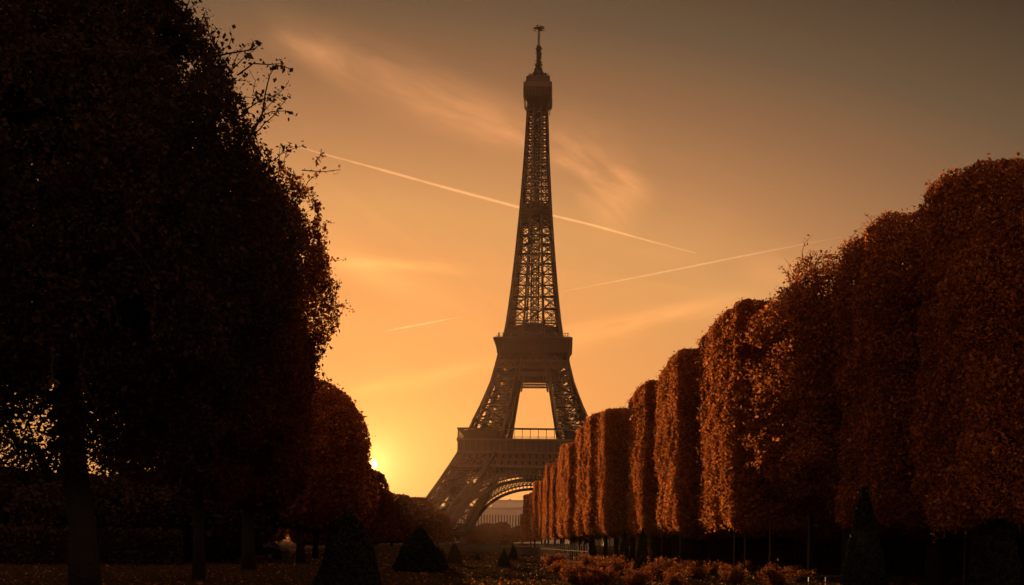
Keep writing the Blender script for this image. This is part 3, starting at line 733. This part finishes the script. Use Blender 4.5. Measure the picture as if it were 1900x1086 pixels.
Hh = make_tree('clipped_tree', 38, (4.0, 6.5, 5.9), .9, 36000, .30, M['brown_leaf'], 5.5, .35, .4, .0, ncore=1800, csize=.9, limbs=3)
protos['H'] = Hh
for i, (px, py, Y, s) in enumerate([(655, 800, 84, 1.0), (668, 840, 103, 1.0), (672, 868, 130, 1.0), (680, 893, 165, 1.0), (700, 905, 205, 1.0),
                                   (728, 917, 265, 1.2), (752, 922, 300, 1.2), (774, 934, 345, 1.25), (795, 948, 400, 1.3), (812, 964, 480, 1.2)]):
    x, zt = at(px, py, Y)
    lab = ('domed russet tree, %s down the left row beyond the sunlit one' % ORD[i + 1]) if i < 5 else ('hazy clipped tree left of the tower foot, %s of five stepping down' % ['tallest', 'second', 'third', 'fourth', 'lowest'][i - 5])
    put('D' if i < 2 else 'H', x - (3.0 if i < 5 else 0), Y, (s, s, zt / 12.8), i * 1.3, lab, 'tree', 'trees of the left row towards the tower')
for i, (x, Y) in enumerate([(-23, 80), (-29, 100), (-36, 128), (-45, 165), (-58, 215), (-75, 290)]):
    put('D' if i < 3 else 'H', x, Y, (1.15, 1.15, 1.0), i * 1.7, 'dim tree of the second left row, %s from the camera, glimpsed between the trunks' % ORD[i], 'tree', 'second row of trees on the left')
# low rounded brown trees at far left behind the trunks
E = make_tree('round_tree', 36, (6.0, 5.0, 2.6), .3, 30000, .26, M['hedge'], 2.5, .4, .5, .0, ncore=4000, csize=.6, limbs=3)
protos['E'] = E
for i, (px, py, Y, lab) in enumerate([(300, 866, 62, 'low rounded brown tree behind the parked cars, right of the big dark trunk'), (130, 880, 58, 'low dark bushy tree directly behind the big dark trunk'), (-10, 858, 60, 'low dark bushy tree at the far left edge')]):
    x, zt = at(px, py, Y); put('E', x, Y + 4, (1.1, 1, zt / 5.5), i * 2.0, lab, 'tree', 'low round trees at far left')

# hazy trees before the palace and round the tower's foot
G = make_tree('distant_tree', 37, (9, 9, 7.2), 1.6, 9000, 1.1, M['brown_leaf'], 2.4, .8, 1.2, .0, ncore=900, csize=2.0, limbs=4, trunk_r=.5)
protos['G'] = G
far = [(862, 972, 820, 1.1), (884, 976, 780, .9), (905, 970, 860, 1.2), (930, 968, 900, 1.3), (950, 980, 760, 1.0), (842, 985, 700, .7), (968, 975, 840, 1.2), (880, 990, 480, .42), (898, 994, 520, .45), (915, 992, 560, .5), (940, 996, 500, .45)]
for i, (px, py, Y, s) in enumerate(far):
    x, zt = at(px, py, Y)
    lab = 'hazy tree before the palace, %s from the left under the arch' % ['second', 'fourth', 'fifth', 'seventh', 'eighth', 'first', 'ninth', 'third', 'sixth', 'tenth', 'last'][i] if i < 7 else \
        ['small dark tree beside the tower foot under the arch', 'small dark bushy tree, second from the tower foot', 'low dark tree midway under the arch', 'low dark tree at the right of the arch opening'][i - 7]
    put('G', x, Y, (s * .8, s, zt / 16.6), i * 1.1, lab, 'tree', 'hazy trees beyond the tower')

rs = np.random.RandomState(61); n = 60000
X = rs.uniform(-1000, 800, n); Y = rs.uniform(1250, 1400, n)
top_ = 17 + wob(np.stack([X * .02, Y * 0, Y * 0], 1), rs, 7, 2.0) + wob(np.stack([X * .11, Y * 0, Y * 0], 1), rs, 4, 2.0)
P = np.stack([X, Y, rs.uniform(size=n) ** .7 * top_], 1)
m_ = 14000; X = rs.uniform(45, 330, m_); Y = rs.uniform(700, 760, m_)
P = np.vstack([P, np.stack([X, Y, rs.uniform(size=m_) * (11 + 3 * np.sin(X * .13) + 2 * np.sin(X * .41))], 1)])
tag(link('distant_wood', leaf_cloud('distant_wood', P, 5.0, M['hedge'], rs), None), 'far line of trees closing the horizon beyond the park', 'wood', kind='stuff')
# clipped hedges behind the trunks
def hedge(name, x0, y0, x1, y1, h, th, seed, label, n, ls=.16):
    rs = np.random.RandomState(seed); L = math.hypot(x1 - x0, y1 - y0)
    u = cube_dirs(n, rs, (L / 2, th / 2, h / 2)); P = u * np.array((L / 2, th / 2, h / 2))
    P += rs.normal(size=P.shape) * .09; P[:, 2] += h / 2 + wob(P * np.array((1, 1, 0)), rs, .15, .8)
    P = P[P[:, 2] > .02]
    o = link(name, leaf_cloud(name, P, np.full(len(P), ls), M['hedge'], rs), None)
    o.location = ((x0 + x1) / 2, (y0 + y1) / 2, 0); o.rotation_euler = (0, 0, math.atan2(y1 - y0, x1 - x0))
    c = MB(); c.box(-L / 2 + .15, L / 2 - .15, -th / 2 + .15, th / 2 - .15, 0, h - .18); k = c.build('branches', M['bark'], o)
    return tag(o, label, 'hedge')
hedge('clipped_hedge', 27, 30, 17, 115, 2.9, 1.4, 1, 'long dark clipped hedge behind the trunks of the right row', 90000, .2)
hedge('clipped_hedge', -46, 46, -19.5, 58, 1.9, 1.3, 2, 'low dark clipped hedge at left behind the slim trunk', 40000)

# ------------------------------------------------------------------ topiary cones and yews
def make_cone(seed, r, h, n, ls, pw, name):
    rs = np.random.RandomState(seed); root = empty(name)
    z = 1 - np.sqrt(rs.uniform(size=n)); a = rs.uniform(0, 6.283, n)
    prof = (1 - z) ** pw * np.minimum(1, (z + .06) / .12) ** .3
    rr = r * prof; P = np.stack([rr * np.cos(a), rr * np.sin(a), z * h + .04], 1)
    off = wob(P, rs, .10 * r + .03, 3.2) - rs.exponential(.05, n); P[:, 0] += np.cos(a) * off; P[:, 1] += np.sin(a) * off
    link('foliage', leaf_cloud(name + '_foliage', P, np.full(n, ls), M['yew'], rs, flat=-.6), None, root)
    c = MB(); c.lathe([(.06, 0), (.06, .08), (r * .88, .1)] + [(r * .9 * (1 - t) ** pw, h * (.04 + .9 * t)) for t in (.1, .3, .5, .7, .85, .97)], n=14)
    c.build('inner_branches', M['yew'], root, True); return root
protos['cone'] = make_cone(41, 1.0, 1.0 * 2.0, 30000, .075, .66, 'topiary_cone')
protos['spire'] = make_cone(42, .5, 3.0, 34000, .08, .62, 'topiary_spire')
protos['dome'] = make_cone(43, .9, 1.6, 14000, .07, .42, 'topiary_dome')
def cone(key, px, ptop, pbase, wpx, label):
    x, Y = ground_at(px, pbase); _, zt = at(px, ptop, Y); r = wpx / 2 * Y / F
    r0, h0 = {'cone': (1.0, 2.0), 'spire': (.5, 3.0), 'dome': (.9, 1.6)}[key]
    put(key, x, Y, (r / r0, r / r0, zt / h0), px * .7, label, 'topiary', 'clipped yew topiary in the garden')
cone('cone', 646, 950, 1094, 134, 'large broad dark yew cone left of centre, nearest the camera')
cone('cone', 778, 980, 1062, 104, 'dark yew cone second largest, left of the tower foot')
cone('dome', 814, 1015, 1058, 34, 'small dark yew dome touching the right of the second cone')
cone('cone', 843, 1009, 1049, 32, 'small pointed yew cone just right of the tower foot')
cone('cone', 886, 1026, 1043, 12, 'tiny dark yew cone midway under the arch')
cone('cone', 935, 1020, 1056, 27, 'small dark yew cone under the right half of the arch')
cone('cone', 952, 1009, 1043, 20, 'little narrow yew cone just behind the one under the arch')
cone('spire', 1064, 992, 1047, 20, 'slim dark yew spire, leftmost before the right row')
cone('spire', 1098, 992, 1049, 22, 'slim dark yew spire, second from left before the right row')
cone('spire', 1158, 984, 1056, 24, 'slim dark yew spire, third from left before the right row')
cone('spire', 1192, 980, 1064, 30, 'tall slim yew spire, fourth from left before the right row')
cone('spire', 1602, 905, 1098, 80, 'tall black yew spire in the lower right, beneath the ragged tree')
cone('spire', 1842, 785, 1108, 88, 'tallest black yew spire at the far right edge')
cone('spire', 1503, 952, 1076, 18, 'thin dark yew spire left of the tall black one')

# ------------------------------------------------------------------ planting in the right foreground
def make_shrub(seed, n, name, mat):
    rs = np.random.RandomState(seed); root = empty(name); P = []; t = MB()
    for i in range(26):
        a = rs.uniform(0, 6.28); ln = rs.uniform(.4, 1.0); tip = np.array((math.cos(a) * rs.uniform(.1, .65), math.sin(a) * rs.uniform(.1, .65), ln))
        mid = tip * .5 + rs.normal(size=3) * .06
        t.tube([(0, 0, 0), tuple(mid), tuple(tip)], [.012, .009, .004], 4)
        for j in range(n // 26):
            s = rs.uniform(.25, 1.08); q = (2 * mid * s * 2 * (1 - s) * .5 + tip * s * s) if s < 1 else tip * s; P.append(q + rs.normal(size=3) * .09)
    P = np.array(P); P[:, 2] = np.abs(P[:, 2])
    link('foliage', leaf_cloud(name + '_foliage', P, np.full(len(P), .085), mat, rs), None, root); t.build('stems', M['bark'], root)
    return root
protos['s1'] = make_shrub(51, 2600, 'autumn_shrub', M['brown_leaf']); protos['s2'] = make_shrub(52, 2200, 'autumn_shrub', M['brown_leaf']); protos['s3'] = make_shrub(53, 1700, 'autumn_shrub', M['brown_leaf'])
rs = np.random.RandomState(9); shr = []
for i in range(64):
    Y = rs.uniform(36, 62); px = rs.uniform(1012, 1500) if i < 54 else rs.uniform(1650, 1890)
    if Y > 50 and px > 1400: continue
    shr.append((px, Y))
shr.sort(key=lambda t: t[0])
for i, (px, Y) in enumerate(shr):
    x = (px - 950) * Y / F; s = rs.uniform(.5, .95)
    put(('s1', 's2', 's3')[i % 3], x, Y, (s * 1.25, s * 1.25, s * rs.uniform(.7, 1.15)), rs.uniform(0, 6.28), 'small russet-leaved shrub in the low planting at the foot of the right-hand trees', 'shrub', 'russet shrubs of the right foreground bed')
# bare young stakes / posts between trunks
pr = MB(); pr.tube([(0, 0, 0), (.01, 0, 1.5), (0, 0, 2.9)], [.045, .04, .035], 8)
pst = pr.build('stake', M['wood']); first = True
for i, (px, Y, h, lab) in enumerate([(1228, 62, 1.0, 'thin pale stake left of the thick trunk, tied under the dense trees'), (1262, 58, 1.0, 'thin pale stake just left of the thick trunk'), (1362, 50, 1.05, 'pale stake right of the thick trunk'),
                                (1382, 49, .75, 'short pale stake beside a longer one'), (1428, 47, 1.05, 'pale stake under the open-crowned tree'), (1500, 44, 1.05, 'pale stake left of the black spire'), (1790, 38, .8, 'thin short stake near the far right trunk'),
                                (1130, 76, 1.0, 'thin pale stake between the slim spires'), (1206, 66, 1.0, 'thin pale stake right of the fourth spire')]):
    o = pst if first else pst.copy()
    if not first: COL.objects.link(o)
    first = False; x, _ = at(px, 1005, Y); o.location = (x, Y, 0); o.scale = (1, 1, h); tag(o, lab, 'stake', 'pale stakes among the right-hand trees')

# paling fence and low wall toward the far right row
fe = empty('paling_fence', (0, 0, 0)); tag(fe, 'upright paling fence of thin pale bars at the foot of the far right row', 'fence')
fb = MB(); frl = MB()
xa, ya = 2.7, 92.0; xb, yb = 5.1, 66.0
for i in range(26):
    t_ = i / 25; x = xa + (xb - xa) * t_; y = ya + (yb - ya) * t_; fb.bar((x, y, 0), (x, y, 1.55 + .08 * (i % 3)), .05)
frl.bar((xa, ya, 1.1), (xb, yb, 1.1), .03); frl.bar((xa, ya, .3), (xb, yb, .3), .03)
fb.build('palings', M['wood'], fe); frl.build('rails', M['wood'], fe)
lw = MB(); lw.box(-.5, 5.2, 118, 118.6, 0, 1.0); lw.box(-.6, 5.3, 117.9, 118.7, 1.0, 1.12)
tag(lw.build('low_wall', M['footing']), 'low stone wall with a pale coping right of the small cones', 'wall')
# low metal rail lower right
lr = empty('low_rail'); tag(lr, 'knee-high metal rail beside the tall black spire, lower right', 'railing')
a_ = MB(); b_ = MB()
x0, y0 = 10.9, 38.5; x1, y1 = 15.2, 41.5
for i in range(6):
    t_ = i / 5; a_.bar((x0 + (x1 - x0) * t_, y0 + (y1 - y0) * t_, 0), (x0 + (x1 - x0) * t_, y0 + (y1 - y0) * t_, .5), .04)
for z in (.5, .25): b_.bar((x0, y0, z), (x1, y1, z), .045)
a_.build('posts', M['metal'], lr); b_.build('bars', M['metal'], lr)
# crowd barriers across the avenue near the tower
bm_ = MB()
for i in range(6):
    x = -2.4 + i * .0
br0 = empty('barrier'); q = MB(); q.bar((-1.2, 0, 1.05), (1.2, 0, 1.05), .05); q.bar((-1.2, 0, .2), (1.2, 0, .2), .05); q.build('rail', M['metal'], br0)
q = MB()
for i in range(11): q.bar((-1.15 + i * .23, 0, .2), (-1.15 + i * .23, 0, 1.05), .025)
for s in (-1, 1): q.bar((s * 1.2, 0, 0), (s * 1.2, 0, 1.08), .06); q.bar((s * .9, -.3, .02), (s * .9, .3, .02), .05)
q.build('bars', M['metal'], br0); protos['bar'] = br0
for i in range(12):
    x, _ = at(850 + i * 9.2, 1005, 250); put('bar', x, 250 + (i % 3) * .4, (1, 1, 1), .03 * (i % 4), 'grey crowd barrier in the line across the avenue before the tower', 'barrier', 'barriers lined up across the avenue')

# ------------------------------------------------------------------ parked cars
def make_car(name, body):
    root = empty(name)
    prof = [(-2.15, .35), (-2.2, .75), (-2.05, .92), (-1.55, .98), (-1.1, 1.36), (-.4, 1.46), (.45, 1.43), (1.15, .98), (1.9, .86), (2.15, .68), (2.18, .35)]
    m = MB(); hw = .86; n = len(prof)
    def width(z): return hw if z < 1.0 else hw - (z - 1.0) * .45
    vs = [(x, -width(z), z) for x, z in prof] + [(x, width(z), z) for x, z in prof]
    fs = [tuple(range(n)), tuple(range(2 * n - 1, n - 1, -1))] + [(i, n + i, n + (i + 1) % n, (i + 1) % n) for i in range(n)]
    m.add(vs, fs); m.build('body', body, root)
    for sgn in (-1, 1):
        g = MB(); y = sgn * (hw + .004)
        for poly in ([(-1.38, 1.02), (-1.02, 1.3), (-.45, 1.38), (-.45, 1.02)], [(-.38, 1.02), (-.38, 1.38), (.4, 1.36), (.98, 1.02)]):
            pts = [(x, sgn * (width(z) + .012), z) for x, z in poly]; g.add(pts, [tuple(range(len(pts)))])
        g.build('side_window', M['glass'], root)
    g = MB(); g.add([(.52, -.6, 1.42), (.52, .6, 1.42), (1.12, .72, 1.02), (1.12, -.72, 1.02)], [(0, 1, 2, 3)]); o = g.build('windscreen', M['glass'], root); o.location = (.02, 0, .015)
    g = MB(); g.add([(-1.12, -.6, 1.36), (-1.12, .6, 1.36), (-1.52, .72, 1.0), (-1.52, -.72, 1.0)], [(3, 2, 1, 0)]); o = g.build('rear_window', M['glass'], root); o.location = (-.02, 0, .015)
    for x in (-1.32, 1.36):
        for s in (-1, 1):
            t = MB(); t.tube([(x, s * .70, .32), (x, s * .90, .32)], [.32, .32], 18); wq = t.build('wheel', M['rubber'], root)
            t = MB(); t.tube([(x, s * .905, .32), (x, s * .915, .32)], [.19, .18], 14); t.build('rim', M['silver'], wq)
    for s in (-1, 1):
        t = MB(); t.box(2.1, 2.2, s * .62 - .16, s * .62 + .16, .62, .74); t.build('headlight', M['silver'], root)
        t = MB(); t.box(.75, .9, s * .92 - .09, s * .92 + .09, 1.0, 1.12); t.build('wing_mirror', body, root)
    return root
c1 = make_car('parked_car', M['car']); x, _ = at(478, 1005, 74); c1.location = (x, 74, 0); c1.rotation_euler = (0, 0, R(172))
tag(c1, 'dark parked car glinting between the slim trunk and the thick trunk', 'car', 'cars parked behind the left trees')
c2 = copy_tree(c1); x, _ = at(305, 1005, 72); c2.location = (x, 72, 0); c2.rotation_euler = (0, 0, R(168))
tag(c2, 'dark parked car barely visible in the gloom left of the slim trunk', 'car', 'cars parked behind the left trees')

# bollards by the hedge
bo = MB(); bo.lathe([(.13, 0), (.13, .9), (.16, .95), (.14, 1.1), (.05, 1.16)], n=12); bo_o = bo.build('bollard', M['metal'], None, True)
for i, (px, lab) in enumerate([(342, 'leftmost'), (366, 'second from left'), (385, 'third from left'), (404, 'rightmost')]):
    o = bo_o if i == 0 else bo_o.copy()
    if i: COL.objects.link(o)
    Y = 66; x, _ = at(px, 1005, Y); o.location = (x, Y, 0); o.scale = (1.6, 1.6, 2.0); tag(o, 'dark bollard behind the left hedge, %s of four' % lab, 'bollard', 'bollards behind the left hedge')

# ------------------------------------------------------------------ grass and fallen leaves
rs = np.random.RandomState(77); n = 90000
Y = 30 * (150 / 30) ** rs.uniform(size=n); X = rs.uniform(-.56, .56, n) * Y
P = np.stack([X, Y, np.full(n, .03) + rs.exponential(.02, n)], 1)
tag(link('grass', leaf_cloud('grass', P, .08 + .0012 * Y, M['grass'], rs, flat=-1.2, aspect=.25), None), 'rough dark grass covering the garden floor', 'grass', kind='stuff')
n = 7000; Y = 30 * (130 / 30) ** rs.uniform(size=n); X = rs.uniform(-.55, .55, n) * Y
P = np.stack([X, Y, np.full(n, .07)], 1)
tag(link('fallen_leaves', leaf_cloud('fallen_leaves', P, .07 + .001 * Y, M['russet_dense'], rs, flat=.7), None), 'fallen russet leaves scattered over the ground', 'fallen leaves', kind='stuff')
# low perennial growth on the beds of the middle ground
n = 40000; Y = rs.uniform(44, 110, n); X = rs.uniform(-.09, .06, n) * Y + 1.0
h = .18 * (1 + wob(np.stack([X, Y, Y * 0], 1), rs, 1.0, 1.3))
P = np.stack([X, Y, rs.uniform(size=n) * np.maximum(.03, h)], 1)
tag(link('ground_cover', leaf_cloud('ground_cover', P, .10 + .0008 * Y, M['hedge'], rs), None), 'low brown ground cover across the middle garden beds', 'ground cover', kind='stuff')

# ------------------------------------------------------------------ vapour trails, high and far
vm, vt, vo = mat_base('vapour')
pv_ = N(vt, 'ShaderNodeVolumePrincipled'); pv_.inputs['Color'].default_value = (1, .93, .85, 1); pv_.inputs['Density'].default_value = .0034; pv_.inputs['Anisotropy'].default_value = .35
vt.links.new(pv_.outputs[0], vo.inputs['Volume'])
def trail(pts, rad, label, alt=9500):
    x0, y0 = unroll(*pts[0]); x1, y1 = unroll(*pts[-1]); Q = []
    ns = 60; rsx = np.random.RandomState(len(label)); rr = []
    for i in range(ns + 1):
        s = i / ns * (len(pts) - 1); k = min(int(s), len(pts) - 2); f = s - k
        px = pts[k][0] * (1 - f) + pts[k + 1][0] * f; py = pts[k][1] * (1 - f) + pts[k + 1][1] * f
        dx, dy = unroll(px, py); Yd = alt * F / dy; Q.append((dx * Yd / F, Yd, alt))
        e = max(.4, math.sin(math.pi * min(1, max(0, i / ns))) ** .6); rr.append(rad * Yd / F * e * (1 + .07 * rsx.normal()))
    t = MB(); t.tube(Q, rr, 12); o = t.build('vapour_trail', vm, None, True)
    return tag(o, label, 'vapour trail', 'vapour trails in the sky')
trail([(525, 264), (590, 283), (700, 313), (840, 352), (960, 384), (1100, 418), (1200, 446), (1290, 470)], 2.7, 'longest vapour trail, sloping down behind the tower from upper left')
trail([(1045, 541), (1200, 511), (1400, 471), (1560, 440)], 1.6, 'thin straight vapour trail rising right of the tower towards the open-crowned tree')
trail([(712, 615), (760, 606), (850, 589)], 1.8, 'short faint vapour trail left of the second platform')

# ------------------------------------------------------------------ haze
hz = MB(); hz.box(-1500, 1500, -100, 1580, -1, 336)
hm, ht, ho = mat_base('haze')
hv = N(ht, 'ShaderNodeVolumePrincipled'); hv.inputs['Color'].default_value = (1, .70, .48, 1); hv.inputs['Density'].default_value = .000011; hv.inputs['Anisotropy'].default_value = .75
ht.links.new(hv.outputs[0], ho.inputs['Volume'])
tag(hz.build('haze', hm), kind='stuff')
